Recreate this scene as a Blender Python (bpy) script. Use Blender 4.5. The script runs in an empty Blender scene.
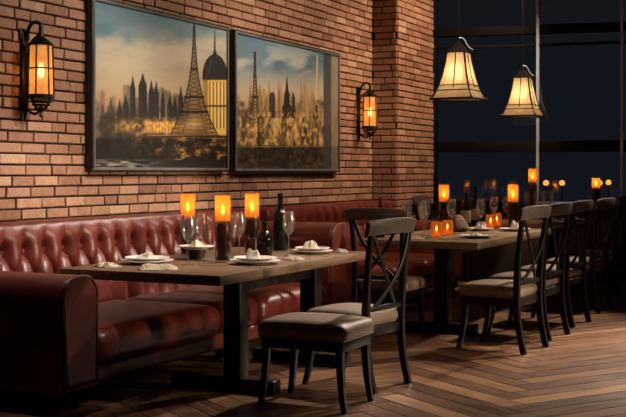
import bpy, bmesh, math, random
import numpy as np
from mathutils import Vector, Matrix, Euler
random.seed(7); np.random.seed(7)
PI = math.pi
scene = bpy.context.scene
COL = scene.collection

# ------------------------------------------------------------------ camera geometry (room axes: X along the brick wall, Y towards it)
F_PX, CX, HY, EYE = 1100.0, 313.0, 172.0, 1.35
TH = math.radians(26.02)                     # angle between the view axis and the brick wall
CT, ST = math.cos(TH), math.sin(TH)
def room(lat, d): return (ST*lat + CT*d, ST*d - CT*lat)
def at(px, py, z):
    """point of the horizontal plane z that the photo shows at a pixel -> room (x, y)"""
    d = F_PX*(EYE - z)/(py - HY); lat = (px - CX)/F_PX*d
    return room(lat, d)
def proj(x, y, z):
    d = CT*x + ST*y; lat = ST*x - CT*y
    return CX + F_PX*lat/d, HY + F_PX*(EYE - z)/d
def x_on(px, y):
    t = (px - CX)/F_PX
    return y*(CT + ST*t)/(ST - CT*t)

# ------------------------------------------------------------------ materials
MATS = {}
def nodes_of(name):
    m = bpy.data.materials.new(name); m.use_nodes = True
    nt = m.node_tree; b = nt.nodes['Principled BSDF']
    return m, nt, b
def N(nt, t, **kw):
    n = nt.nodes.new(t)
    for k, v in kw.items(): setattr(n, k, v)
    return n
def noise_mat(name, c1, c2, rough=.5, scale=8, bump=.1, bscale=60, metal=0, spec=.5, coat=0, stretch=None, rvar=.0, detail=4):
    m, nt, b = nodes_of(name)
    tc = N(nt, 'ShaderNodeTexCoord'); mp = N(nt, 'ShaderNodeMapping')
    if stretch: mp.inputs['Scale'].default_value = stretch
    nt.links.new(tc.outputs['Object'], mp.inputs['Vector'])
    n1 = N(nt, 'ShaderNodeTexNoise'); n1.inputs['Scale'].default_value = scale; n1.inputs['Detail'].default_value = detail
    nt.links.new(mp.outputs[0], n1.inputs['Vector'])
    r = N(nt, 'ShaderNodeValToRGB')
    r.color_ramp.elements[0].position = .3; r.color_ramp.elements[1].position = .7
    r.color_ramp.elements[0].color = (*c1, 1); r.color_ramp.elements[1].color = (*c2, 1)
    nt.links.new(n1.outputs['Fac'], r.inputs[0]); nt.links.new(r.outputs[0], b.inputs['Base Color'])
    b.inputs['Roughness'].default_value = rough; b.inputs['Metallic'].default_value = metal
    b.inputs['Specular IOR Level'].default_value = spec; b.inputs['Coat Weight'].default_value = coat
    if rvar:
        mr = N(nt, 'ShaderNodeMapRange'); mr.inputs['To Min'].default_value = rough - rvar; mr.inputs['To Max'].default_value = rough + rvar
        nt.links.new(n1.outputs['Fac'], mr.inputs['Value']); nt.links.new(mr.outputs[0], b.inputs['Roughness'])
    if bump:
        n2 = N(nt, 'ShaderNodeTexNoise'); n2.inputs['Scale'].default_value = bscale; n2.inputs['Detail'].default_value = 3
        nt.links.new(mp.outputs[0], n2.inputs['Vector'])
        bp = N(nt, 'ShaderNodeBump'); bp.inputs['Strength'].default_value = bump; bp.inputs['Distance'].default_value = .01
        nt.links.new(n2.outputs['Fac'], bp.inputs['Height']); nt.links.new(bp.outputs[0], b.inputs['Normal'])
    MATS[name] = m
    return m
def attr_mat(name, ramp, rough=.6, bump=.3, bscale=50, gscale=12, gmix=.35, stretch=None, use_uv=False, spec=.5, rvar=0):
    """per-face 'tone' attribute picks a colour from a ramp; noise adds grain"""
    m, nt, b = nodes_of(name)
    a = N(nt, 'ShaderNodeAttribute', attribute_name='tone')
    r = N(nt, 'ShaderNodeValToRGB')
    els = r.color_ramp.elements
    while len(els) < len(ramp): els.new(.5)
    for e, (p, c) in zip(els, ramp): e.position = p; e.color = (*c, 1)
    tc = N(nt, 'ShaderNodeTexCoord'); mp = N(nt, 'ShaderNodeMapping')
    if stretch: mp.inputs['Scale'].default_value = stretch
    nt.links.new(tc.outputs['UV' if use_uv else 'Object'], mp.inputs['Vector'])
    n1 = N(nt, 'ShaderNodeTexNoise'); n1.inputs['Scale'].default_value = gscale; n1.inputs['Detail'].default_value = 6
    nt.links.new(mp.outputs[0], n1.inputs['Vector'])
    ma = N(nt, 'ShaderNodeMath', operation='MULTIPLY_ADD'); ma.inputs[1].default_value = gmix
    nt.links.new(n1.outputs['Fac'], ma.inputs[0])
    sb = N(nt, 'ShaderNodeMath', operation='SUBTRACT'); sb.inputs[1].default_value = gmix*.5
    nt.links.new(a.outputs['Fac'], sb.inputs[0]); nt.links.new(sb.outputs[0], ma.inputs[2])
    nt.links.new(ma.outputs[0], r.inputs[0]); nt.links.new(r.outputs[0], b.inputs['Base Color'])
    n2 = N(nt, 'ShaderNodeTexNoise'); n2.inputs['Scale'].default_value = bscale; n2.inputs['Detail'].default_value = 4
    nt.links.new(mp.outputs[0], n2.inputs['Vector'])
    bp = N(nt, 'ShaderNodeBump'); bp.inputs['Strength'].default_value = bump; bp.inputs['Distance'].default_value = .01
    nt.links.new(n2.outputs['Fac'], bp.inputs['Height']); nt.links.new(bp.outputs[0], b.inputs['Normal'])
    b.inputs['Roughness'].default_value = rough; b.inputs['Specular IOR Level'].default_value = spec
    if rvar:
        mr = N(nt, 'ShaderNodeMapRange'); mr.inputs['To Min'].default_value = rough - rvar; mr.inputs['To Max'].default_value = rough + rvar
        nt.links.new(n1.outputs['Fac'], mr.inputs['Value']); nt.links.new(mr.outputs[0], b.inputs['Roughness'])
    MATS[name] = m
    return m
def glow_mat(name, c_lo, c_hi, strength, base=(.4, .15, .03), scale=14, stretch=(1, 1, 1), rough=.4):
    m, nt, b = nodes_of(name)
    tc = N(nt, 'ShaderNodeTexCoord'); mp = N(nt, 'ShaderNodeMapping'); mp.inputs['Scale'].default_value = stretch
    n1 = N(nt, 'ShaderNodeTexNoise'); n1.inputs['Scale'].default_value = scale; n1.inputs['Detail'].default_value = 5
    nt.links.new(tc.outputs['Object'], mp.inputs[0]); nt.links.new(mp.outputs[0], n1.inputs['Vector'])
    r = N(nt, 'ShaderNodeValToRGB'); r.color_ramp.elements[0].position = .3; r.color_ramp.elements[1].position = .72
    r.color_ramp.elements[0].color = (*c_lo, 1); r.color_ramp.elements[1].color = (*c_hi, 1)
    nt.links.new(n1.outputs['Fac'], r.inputs[0]); nt.links.new(r.outputs[0], b.inputs['Emission Color'])
    b.inputs['Emission Strength'].default_value = strength
    b.inputs['Base Color'].default_value = (*base, 1); b.inputs['Roughness'].default_value = rough
    MATS[name] = m
    return m
def glass_mat(name, tint=(1, 1, 1), gloss=(1, 1, 1), ior=1.5, rough=.02, mn=0.0, mul=1.0, streak=0):
    """thin sheet glass: see-through with Fresnel reflections"""
    m, nt, b = nodes_of(name)
    nt.nodes.remove(b); out = nt.nodes['Material Output']
    t = N(nt, 'ShaderNodeBsdfTransparent'); t.inputs[0].default_value = (*tint, 1)
    g = N(nt, 'ShaderNodeBsdfGlossy'); g.inputs['Color'].default_value = (*gloss, 1); g.inputs['Roughness'].default_value = rough
    f = N(nt, 'ShaderNodeFresnel'); f.inputs[0].default_value = ior
    ma = N(nt, 'ShaderNodeMath', operation='MULTIPLY_ADD'); ma.inputs[1].default_value = mul; ma.inputs[2].default_value = mn; ma.use_clamp = True
    nt.links.new(f.outputs[0], ma.inputs[0])
    mx = N(nt, 'ShaderNodeMixShader')
    if streak:
        df = N(nt, 'ShaderNodeBsdfTranslucent'); df.inputs[0].default_value = (.9, .86, .8, 1); d2 = N(nt, 'ShaderNodeBsdfDiffuse'); d2.inputs[0].default_value = (.9, .86, .8, 1)
        dm = N(nt, 'ShaderNodeMixShader'); dm.inputs[0].default_value = .5; nt.links.new(df.outputs[0], dm.inputs[1]); nt.links.new(d2.outputs[0], dm.inputs[2])
        tm = N(nt, 'ShaderNodeMixShader'); tm.inputs[0].default_value = streak; nt.links.new(t.outputs[0], tm.inputs[1]); nt.links.new(dm.outputs[0], tm.inputs[2]); t = tm
    nt.links.new(ma.outputs[0], mx.inputs[0]); nt.links.new(t.outputs[0], mx.inputs[1]); nt.links.new(g.outputs[0], mx.inputs[2])
    nt.links.new(mx.outputs[0], out.inputs['Surface'])
    MATS[name] = m
    return m
def glowing_glass(name, c_lo, c_hi, strength, see=.3, tint=(1, .6, .25)):
    m = glow_mat(name, c_lo, c_hi, strength); nt = m.node_tree
    b = nt.nodes['Principled BSDF']; out = nt.nodes['Material Output']
    t = N(nt, 'ShaderNodeBsdfTransparent'); t.inputs[0].default_value = (*tint, 1)
    mx = N(nt, 'ShaderNodeMixShader'); mx.inputs[0].default_value = see
    nt.links.new(b.outputs[0], mx.inputs[1]); nt.links.new(t.outputs[0], mx.inputs[2]); nt.links.new(mx.outputs[0], out.inputs['Surface'])
    return m

BRICK = attr_mat('brick', [(0, (.15, .070, .045)), (.35, (.29, .155, .100)), (.7, (.40, .235, .155)), (1, (.50, .34, .225))], rough=.8, bump=.9, bscale=55, gscale=22, gmix=.55, spec=.25)
MORTAR = noise_mat('mortar', (.022, .014, .011), (.045, .03, .024), rough=.95, scale=30, bump=.5, bscale=90, spec=.1)
FLOORW = attr_mat('floor_wood', [(0, (.036, .016, .008)), (.4, (.115, .056, .027)), (.7, (.20, .105, .053)), (1, (.30, .175, .098))], rough=.36, bump=.2, bscale=8, gscale=3.0, gmix=1.25, stretch=(1.0, 11, 1), use_uv=True, spec=.4, rvar=.10)
DARKGAP = noise_mat('dark_gap', (.01, .006, .004), (.015, .009, .006), rough=.8, bump=0)
PLASTER = noise_mat('dark_plaster', (.05, .038, .03), (.08, .06, .048), rough=.9, scale=5, bump=.1)
BLACKWOOD = noise_mat('black_wood', (.005, .0035, .003), (.011, .007, .006), rough=.40, scale=10, bump=.05, bscale=80, stretch=(1, 1, .15), spec=.22)
RAILLEATHER = noise_mat('charcoal_leather', (.05, .042, .037), (.085, .07, .062), rough=.42, scale=14, bump=.15, bscale=150, spec=.4)
TAUPE = noise_mat('taupe_leather', (.20, .155, .12), (.28, .22, .175), rough=.42, scale=12, bump=.12, bscale=160, spec=.45)
OXBLOOD = noise_mat('oxblood_leather', (.075, .010, .007), (.145, .021, .014), rough=.36, scale=7, bump=.10, bscale=140, spec=.7, rvar=.06)
TABLEW = noise_mat('table_wood', (.085, .050, .028), (.20, .125, .075), rough=.45, scale=3.5, bump=.10, bscale=14, stretch=(1, 16, 16), spec=.4, rvar=.08, detail=7)
TABLEW2 = noise_mat('table_wood_pale', (.13, .080, .048), (.26, .17, .105), rough=.45, scale=3.5, bump=.10, bscale=14, stretch=(1, 16, 16), spec=.4, rvar=.08, detail=7)
IRON = noise_mat('black_iron', (.012, .010, .009), (.03, .024, .02), rough=.45, metal=.7, scale=20, bump=.2, bscale=70)
FRAMEM = noise_mat('picture_frame_black', (.008, .008, .008), (.014, .013, .013), rough=.4, bump=.05)
FRAMEG = noise_mat('picture_edge_grey', (.10, .105, .11), (.15, .155, .16), rough=.4, bump=.05)
WINFRAME = noise_mat('window_black', (.003, .003, .004), (.005, .005, .006), rough=.7, bump=.03, spec=.15)
STEEL = noise_mat('pale_steel', (.34, .46, .62), (.42, .54, .70), rough=.4, metal=.0, bump=.02)
CERAMIC = noise_mat('cream_ceramic', (.62, .58, .52), (.72, .68, .62), rough=.3, bump=.02, spec=.5)
DARKCERAM = noise_mat('dark_ceramic', (.012, .009, .008), (.025, .018, .015), rough=.25, bump=.05)
LACE = noise_mat('tan_lace', (.22, .16, .10), (.62, .52, .40), rough=.9, scale=60, bump=.8, bscale=140)
LINEN = noise_mat('cream_linen', (.60, .53, .44), (.76, .70, .61), rough=.9, scale=20, bump=.4, bscale=120)
def translucent_mat(name, col, strength, emit, see=.25, tint=(1, .6, .25), diff=.25):
    """lamp glass: lets the light behind it through, with a glow of its own"""
    m, nt, b = nodes_of(name); out = nt.nodes['Material Output']
    tc = N(nt, 'ShaderNodeTexCoord'); n1 = N(nt, 'ShaderNodeTexNoise'); n1.inputs['Scale'].default_value = 11; n1.inputs['Detail'].default_value = 5
    nt.links.new(tc.outputs['Object'], n1.inputs['Vector'])
    r = N(nt, 'ShaderNodeValToRGB'); r.color_ramp.elements[0].position = .3; r.color_ramp.elements[1].position = .72
    r.color_ramp.elements[0].color = (*[c*.72 for c in col], 1); r.color_ramp.elements[1].color = (*col, 1); nt.links.new(n1.outputs['Fac'], r.inputs[0])
    nt.links.new(r.outputs[0], b.inputs['Base Color']); b.inputs['Roughness'].default_value = .3
    b.inputs['Emission Color'].default_value = (*emit, 1); b.inputs['Emission Strength'].default_value = strength
    tl = N(nt, 'ShaderNodeBsdfTranslucent'); nt.links.new(r.outputs[0], tl.inputs[0])
    mx = N(nt, 'ShaderNodeMixShader'); mx.inputs[0].default_value = 1-diff; nt.links.new(b.outputs[0], mx.inputs[1]); nt.links.new(tl.outputs[0], mx.inputs[2])
    tr = N(nt, 'ShaderNodeBsdfTransparent'); tr.inputs[0].default_value = (*tint, 1)
    m2 = N(nt, 'ShaderNodeMixShader'); m2.inputs[0].default_value = see; nt.links.new(mx.outputs[0], m2.inputs[1]); nt.links.new(tr.outputs[0], m2.inputs[2])
    nt.links.new(m2.outputs[0], out.inputs['Surface']); MATS[name] = m
    return m
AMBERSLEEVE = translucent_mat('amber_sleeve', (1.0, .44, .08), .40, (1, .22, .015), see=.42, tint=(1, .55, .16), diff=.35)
WAX = glow_mat('lit_wax', (1.0, .14, .004), (1.0, .30, .02), 1.15, base=(.5, .18, .04), scale=16)
FLAME = glow_mat('candle_flame', (1, .62, .18), (1, .75, .32), 9.0)
REDGLASS = noise_mat('dark_red_glass', (.018, .004, .002), (.05, .011, .006), rough=.35, scale=9, bump=.05, spec=.3)
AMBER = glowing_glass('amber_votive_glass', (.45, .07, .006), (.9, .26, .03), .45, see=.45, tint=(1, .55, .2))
CLEAR = glass_mat('clear_glass', tint=(.985, .98, .97), ior=1.4, rough=.16, mn=.04, mul=1.0, streak=.042)
HURR = glass_mat('hurricane_glass', tint=(.98, .96, .93), ior=1.4, rough=.04, mn=.01, mul=.22)
PANE = glass_mat('window_glass', tint=(.82, .86, .9), ior=1.5, rough=.015, mn=.0, mul=.9)
BOTTLE = noise_mat('bottle_glass', (.004, .005, .004), (.010, .010, .008), rough=.08, bump=0, spec=.28)
PAPER = noise_mat('bottle_label', (.20, .16, .10), (.32, .26, .17), rough=.7, scale=30, bump=.1)
FOILRED = noise_mat('red_foil', (.10, .015, .01), (.16, .025, .015), rough=.35, bump=.05)
SILVER = noise_mat('silver', (.5, .47, .43), (.6, .57, .52), rough=.25, metal=1, bump=0)
SCONCEGLASS = glowing_glass('sconce_amber_glass', (.62, .24, .04), (1.0, .54, .15), .62, see=.25, tint=(1, .75, .4))
BULB = glow_mat('bulb', (1, .70, .32), (1, .78, .42), 14)
SHADE = translucent_mat('stained_shade', (.66, .51, .32), .10, (1, .62, .28), see=.03, tint=(1, .85, .6), diff=.35)
BREAD = noise_mat('bread_crust', (.07, .032, .014), (.20, .10, .045), rough=.8, scale=14, bump=.5, bscale=40)
LAMPGLOBE = glow_mat('lamp_globe', (1, .26, .03), (1, .36, .06), 2.2)
STONE = noise_mat('terrace_stone', (.02, .02, .022), (.035, .035, .038), rough=.8, bump=.2)
CEIL = noise_mat('ceiling_dark', (.10, .08, .065), (.14, .11, .09), rough=.9, bump=.05)

# ------------------------------------------------------------------ mesh builder
class MB:
    def __init__(self): self.bm = bmesh.new(); self.tone = self.bm.faces.layers.float.new('tone'); self.sharp = 35
    def face(self, vs, tone=0.5):
        try: f = self.bm.faces.new(vs)
        except ValueError: return None
        f[self.tone] = tone; return f
    def grid(self, pts, closed_u=False, closed_v=False):
        nu, nv = len(pts), len(pts[0])
        V = [[self.bm.verts.new(p) for p in row] for row in pts]
        for i in range(nu if closed_u else nu-1):
            for j in range(nv if closed_v else nv-1):
                a, b = V[i][j], V[(i+1) % nu][j]; c, d = V[(i+1) % nu][(j+1) % nv], V[i][(j+1) % nv]
                self.face([a, b, c, d])
        return V
    def box(self, x0, x1, y0, y1, z0, z1, bev=.004, seg=2, M=None):
        b2 = bmesh.new(); r = bmesh.ops.create_cube(b2, size=1)
        for v in b2.verts: v.co = Vector(((x0+x1)/2 + v.co.x*(x1-x0), (y0+y1)/2 + v.co.y*(y1-y0), (z0+z1)/2 + v.co.z*(z1-z0)))
        bev = min(bev, .45*min(x1-x0, y1-y0, z1-z0))
        if bev > 0: bmesh.ops.bevel(b2, geom=b2.edges[:], offset=bev, segments=seg, affect='EDGES', profile=.5)
        self.merge(b2, M)
    def merge(self, b2, M=None):
        mp = {}
        for v in b2.verts: mp[v] = self.bm.verts.new(M @ v.co if M else v.co)
        for f in b2.faces: self.face([mp[v] for v in f.verts])
        b2.free()
    def rbox(self, x0, x1, y0, y1, z0, z1, r=.03, n=12, crown=0, M=None, fn=None, seams=None):
        """rounded, crowned cushion"""
        b2 = bmesh.new(); bmesh.ops.create_cube(b2, size=2)
        bmesh.ops.subdivide_edges(b2, edges=b2.edges[:], cuts=n, use_grid_fill=True)
        hx, hy, hz = (x1-x0)/2, (y1-y0)/2, (z1-z0)/2; c = Vector(((x0+x1)/2, (y0+y1)/2, (z0+z1)/2))
        r = min(r, hx, hy, hz*.999)
        def ease(t):   # denser rows near the rounded edges
            return math.copysign(1 - (1-abs(t))**1.6, t)
        for v in b2.verts:
            p = Vector((ease(v.co.x)*hx, ease(v.co.y)*hy, ease(v.co.z)*hz))
            q = Vector((max(-hx+r, min(hx-r, p.x)), max(-hy+r, min(hy-r, p.y)), max(-hz+r, min(hz-r, p.z))))
            d = p-q
            if d.length > 1e-9: p = q + d.normalized()*r
            if crown and p.z > 0:
                w = max(0, 1-(p.x/hx)**2)*max(0, 1-(p.y/hy)**2)
                p.z += crown*w**.5*(p.z/hz)
            p = p + c
            if fn: p = fn(p)
            v.co = p
        self.merge(b2, M)
    def lathe(self, prof, seg=28, c=(0, 0, 0), M=None, cap=True):
        rows = []
        for r, z in prof:
            rows.append([Vector((c[0]+max(r, 1e-4)*math.cos(2*PI*k/seg), c[1]+max(r, 1e-4)*math.sin(2*PI*k/seg), c[2]+z)) for k in range(seg)])
        if M: rows = [[M @ p for p in row] for row in rows]
        V = self.grid(rows, closed_v=True)
        if cap:
            self.face(V[0][::-1]); self.face(V[-1])
    def tube(self, pts, r, seg=8, cap=True, square=None, up=None):
        """sweep a round (or rectangular: square=[(w,h)...]) section along a path"""
        pts = [Vector(p) for p in pts]; n = len(pts); rows = []
        for i, p in enumerate(pts):
            t = (pts[min(i+1, n-1)] - pts[max(i-1, 0)]).normalized()
            u = Vector(up) if up else (Vector((0, 0, 1)) if abs(t.z) < .9 else Vector((0, 1, 0)))
            s = t.cross(u)
            if s.length < 1e-5: s = t.cross(Vector((1, 0, 0)))
            s.normalize(); w = s.cross(t).normalized()
            if square:
                a, b = square[min(i, len(square)-1)]
                k = .78
                sec = [(a/2, b/2*k), (a/2*k, b/2), (-a/2*k, b/2), (-a/2, b/2*k), (-a/2, -b/2*k), (-a/2*k, -b/2), (a/2*k, -b/2), (a/2, -b/2*k)]
                rows.append([p + s*x + w*y for x, y in sec])
            else:
                rr = r[min(i, len(r)-1)] if isinstance(r, (list, tuple)) else r
                rows.append([p + (s*math.cos(2*PI*k/seg) + w*math.sin(2*PI*k/seg))*rr for k in range(seg)])
        V = self.grid(rows, closed_v=True)
        if cap: self.face(V[0][::-1]); self.face(V[-1])
    def prism(self, poly, y0, y1, bev=0):
        """poly in x,z extruded along y"""
        b2 = bmesh.new()
        a = [b2.verts.new((x, y0, z)) for x, z in poly]; b = [b2.verts.new((x, y1, z)) for x, z in poly]
        b2.faces.new(a); b2.faces.new(b[::-1]); n = len(poly)
        for i in range(n): b2.faces.new([a[i], b[i], b[(i+1) % n], a[(i+1) % n]][::-1])
        if bev:
            ed = [e for e in b2.edges if abs(e.verts[0].co.y - e.verts[1].co.y) < 1e-6]
            bmesh.ops.bevel(b2, geom=ed, offset=bev, segments=3, affect='EDGES', profile=.5)
        self.merge(b2)
    def build(self, name, mat, parent=None, local=False, angle=None):
        bmesh.ops.recalc_face_normals(self.bm, faces=self.bm.faces[:])
        if parent is not None and not local:
            inv = parent.matrix_basis.inverted()
            if parent.parent is not None: inv = inv @ parent.parent.matrix_basis.inverted()
            self.bm.transform(inv)
        me = bpy.data.meshes.new(name)
        for f in self.bm.faces: f.smooth = True
        self.bm.to_mesh(me); self.bm.free()
        me.set_sharp_from_angle(angle=math.radians(angle or self.sharp))
        me.materials.append(mat)
        o = bpy.data.objects.new(name, me); COL.objects.link(o)
        if parent is not None: o.parent = parent
        return o
def tag(o, label=None, cat=None, group=None, kind=None):
    if label: o['label'] = label
    if cat: o['category'] = cat
    if group: o['group'] = group
    if kind: o['kind'] = kind
    return o
def thing(name, label, cat, loc=(0, 0, 0), rz=0, group=None):
    o = bpy.data.objects.new(name, None); COL.objects.link(o)
    o.location = loc; o.rotation_euler = (0, 0, rz)
    o.matrix_basis = Matrix.Translation(loc) @ Matrix.Rotation(rz, 4, 'Z')
    o.empty_display_size = .1
    return tag(o, label, cat, group)
def struct(name, mb, mat, parent=None, angle=None):
    o = mb.build(name, mat, parent, angle=angle)
    o['kind'] = 'structure'
    return o
def dup(root, loc, rz, label, group=None):
    r = root.copy(); COL.objects.link(r)
    r.matrix_basis = Matrix.Translation(loc) @ Matrix.Rotation(rz, 4, 'Z')
    r['label'] = label
    if group: r['group'] = group
    for ch in list(root.children):
        c = ch.copy(); COL.objects.link(c); c.parent = r
        for g in list(ch.children):
            d = g.copy(); COL.objects.link(d); d.parent = c
    return r

# ------------------------------------------------------------------ room shell
WY = 5.118                                     # face of the brick wall
ZC = 3.95
PX0, PX1, PY = 12.11, 13.36, 4.797             # brick pillar
def bricks(mb, p0, u, nrm, L, z0, z1, bl=.262, bh=.0765, mo=.013, seed=1, proud=.016, half0=True, ends=False):
    """relief brickwork: every brick a chamfered block standing proud of the raked joint"""
    rnd = random.Random(seed)
    p0 = Vector(p0); u = Vector(u); nrm = Vector(nrm); k = 0; z = z0
    while z < z1 - .02:
        x = -bl*(.5 if k % 2 else 0) - rnd.uniform(0, .03)
        while x < L - .02:
            l = bl*rnd.choice([1, 1, 1, 1, 1.06, .94, .86, .62])
            a, b = max(x, 0), min(x + l - mo, L)
            if b - a > .03:
                c0, c1 = z + mo/2 + rnd.uniform(-.0015, .0015), min(z1, z + bh - mo/2 + rnd.uniform(-.0015, .0015))
                pr = proud + rnd.uniform(-.004, .004); ch = .0055
                def P(s, zz, o): return mb.bm.verts.new(p0 + u*s + Vector((0, 0, zz)) + nrm*o)
                j = [rnd.uniform(-.003, .003) for _ in range(4)]
                base = [P(a, c0, 0), P(b, c0, 0), P(b, c1, 0), P(a, c1, 0)]
                mid = [P(a+j[0], c0, pr-ch), P(b+j[1], c0, pr-ch), P(b+j[2], c1, pr-ch), P(a+j[3], c1, pr-ch)]
                top = [P(a+ch+j[0], c0+ch, pr), P(b-ch+j[1], c0+ch, pr), P(b-ch+j[2], c1-ch, pr), P(a+ch+j[3], c1-ch, pr)]
                t = min(1, max(0, rnd.gauss(.52, .17)))
                for q0, q1 in ((base, mid), (mid, top)):
                    for i in range(4): mb.face([q0[i], q0[(i+1) % 4], q1[(i+1) % 4], q1[i]], t)
                mb.face(top, t)
            x += l
        z += bh; k += 1

m = MB(); m.box(-2.5, 13.8, WY+.016, WY+.25, -.1, ZC, bev=0)
wall = struct('wall_brick', m, MORTAR)
m = MB(); bricks(m, (3.2, WY+.016, 0), (1, 0, 0), (0, -1, 0), PX0-3.2, .1, ZC, seed=3)
struct('brickwork', m, BRICK, wall, angle=20)
m = MB(); m.box(PX0+.016, PX1-.016, PY+.016, WY+.1, 0, ZC, bev=0)
pil = struct('wall_pillar', m, MORTAR)
m = MB()
bricks(m, (PX0+.016, PY+.016, 0), (1, 0, 0), (0, -1, 0), PX1-PX0-.02, .1, ZC, seed=5)
bricks(m, (PX0+.016, WY, 0), (0, -1, 0), (-1, 0, 0), WY-PY-.014, .1, ZC, seed=6)
struct('brickwork', m, BRICK, pil, angle=20)

# floor: herringbone planks
FX0, FX1, FY0, FY1 = -2.5, 14.6, -4.2, WY+.2
m = MB(); m.box(FX0, FX1, FY0, FY1, -.1, -.004, bev=0)
floor = struct('floor', m, DARKGAP)
HBX, HBY = .145, -.295
def herringbone():
    mb = MB(); uvl = mb.bm.loops.layers.uv.new('UVMap')
    W, L = .155, 1.085                         # a plank is 7 widths long
    A = math.radians(-34.0)
    ca, sa = math.cos(A), math.sin(A); rnd = random.Random(11)
    def put(x0, y0, x1, y1, along_x):
        g = .0042
        P = [(x0+g, y0+g), (x1-g, y0+g), (x1-g, y1-g), (x0+g, y1-g)]
        Q = [(ca*x - sa*y + 6.0 + HBX, sa*x + ca*y + .4 + HBY) for x, y in P]
        if all(not (2.0 < x < FX1+.3 and FY0-.3 < y < FY1+.3) for x, y in Q): return
        if any(x > FX1 or y > FY1 or y < FY0 for x, y in Q): return
        vs = [mb.bm.verts.new((x, y, 0)) for x, y in Q]
        f = mb.face(vs, min(1, max(0, rnd.gauss(.46, .22))))
        ox, oy = rnd.uniform(0, 50), rnd.uniform(0, 50)
        for lp, (x, y) in zip(f.loops, P):
            a, b = (x-x0, y-y0) if along_x else (y-y0, x-x0)
            lp[uvl].uv = (a+ox, b+oy)
    n = 7                                     # plank length / width
    for i in range(-140, 141):
        for j in range(-16, 17):
            # horizontal plank and the vertical plank that butts against it, stepping down the diagonal
            x = (i + 2*n*j*0) * W + j*2*n*W*1.0; y = i*W
            if abs(x) > 16 or abs(y) > 16: continue
            put(x, y, x+n*W, y+W, True)
            put(x+n*W, y+W-n*W, x+(n+1)*W, y+W, False)
    return mb
hb = herringbone()
o = struct('planks', hb, FLOORW, floor)

m = MB(); m.box(FX0, FX1, FY0, FY1, ZC, ZC+.15, bev=0); struct('ceiling', m, CEIL)
m = MB(); m.box(FX0-.15, FX0, FY0, FY1, -.1, ZC, bev=0); struct('wall_back', m, PLASTER)
m = MB(); m.box(FX0, FX1+.2, FY0-.15, FY0, -.1, ZC, bev=0); struct('wall_right', m, PLASTER)

# window wall, turned a little from square to the brick wall
WD = Vector((.1655, -.9862, 0)).normalized(); W0 = Vector((13.36, WY, 0)); WN = Vector((-.9862, -.1655, 0)).normalized()
def s_on(px, off=0):
    t = (px - CX)/F_PX
    # solve lat = t d on the line W0 + s WD + off WN
    o = W0 + WN*off
    la, lb = ST*o.x - CT*o.y, ST*WD.x - CT*WD.y; da, db = CT*o.x + ST*o.y, CT*WD.x + ST*WD.y
    return (t*da - la)/(lb - t*db)
WM = Matrix((( WD.x, -WN.x, 0, W0.x), (WD.y, -WN.y, 0, W0.y), (0, 0, 1, 0), (0, 0, 0, 1)))   # local x along the wall, y outwards
def wbar(mb, s0, s1, o0, o1, z0, z1, bev=.004): mb.box(s0, s1, o0, o1, z0, z1, bev=bev, M=WM)
sill_z = .95
m = MB(); wbar(m, -.2, 9.4, -.30, .12, -.1, sill_z - .03); struct('wall_far', m, PLASTER)
m = MB(); wbar(m, -.1, 9.4, -.36, .12, sill_z-.03, sill_z, .006); sl = struct('trim_1', m, WINFRAME); sl['label'] = 'dark ledge along the foot of the night windows'
edges = [s_on(433), s_on(538), s_on(622)]
edges.append(edges[2] + 1.1*(edges[2]-edges[1])); edges.append(edges[3] + (edges[2]-edges[1])); edges.append(9.4)
ZT0, ZT1, ZL0, ZL1 = 3.08, 3.19, 1.60, 1.74
for k in range(len(edges)-1):
    a, b = edges[k], edges[k+1]
    w = bpy.data.objects.new('window_%d' % (k+1), None); COL.objects.link(w); w['kind'] = 'structure'
    w.matrix_basis = Matrix.Translation((W0.x + WD.x*(a+b)/2, W0.y + WD.y*(a+b)/2, sill_z)); w.location = w.matrix_basis.translation
    m = MB()
    wbar(m, a, b, -.06, .06, ZT0, ZT1); wbar(m, a, b, -.05, .05, ZL0, ZL1)
    wbar(m, a, b, -.02, .02, 2.925, 2.96)
    wbar(m, a, b, -.05, .05, ZC-.12, ZC)
    if k == 0: wbar(m, a-.02, a+.05, -.06, .06, sill_z, ZC)
    struct('frame', m, WINFRAME, w)
    m = MB(); wbar(m, a, b, -.008, .0, sill_z, ZC-.02, 0)
    struct('pane', m, PANE, w)
    if k >= 1:
        m = MB(); wbar(m, a-.018, a+.018, -.075, .075, sill_z, ZC)
        struct('mullion', m, STEEL, w)
    m = MB(); wbar(m, a+.02, b-.02, -.03, .03, sill_z, sill_z+.03)
    struct('bottom_rail', m, STEEL if k == 1 else WINFRAME, w)
m = MB(); m.box(13.5, 40, -16, 20, -.25, -.12, bev=0); struct('terrace_ground', m, STONE)

# globe lamps added outside as stand-ins for amber light dots in the panes
for px, py, d, lab in ((546, 183, 20, 'first small amber globe lamp added outside, left of the others beyond glass'), (562, 183, 20.4, 'second amber globe lamp added outside the window, brightest of the four'),
                  (600, 183, 22.5, 'third amber globe lamp added outside, just behind the ledge candle'), (608.5, 182.5, 21, 'last amber globe lamp added outside, furthest along the window wall')):
    x, y = room((px-CX)/F_PX*d, d); z = EYE - (py-HY)/F_PX*d
    t = thing('stand_in_lamp', lab, 'lamp', (x, y, -.12), 0, 'added amber lamps outside the windows')
    m = MB(); m.lathe([(.0, .07)] and [(.001, -.055), (.03, -.045), (.05, -.022), (.055, 0), (.05, .022), (.03, .045), (.001, .055)], 16, (x, y, z), cap=False); m.build('globe', LAMPGLOBE, t)
    m = MB(); m.lathe([(.10, 0), (.10, .02), (.014, .05), (.012, z+.12-.07), (.04, z+.12-.05), (.03, z+.12-.045)], 12, (x, y, -.12)); m.build('post', IRON, t)

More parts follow.
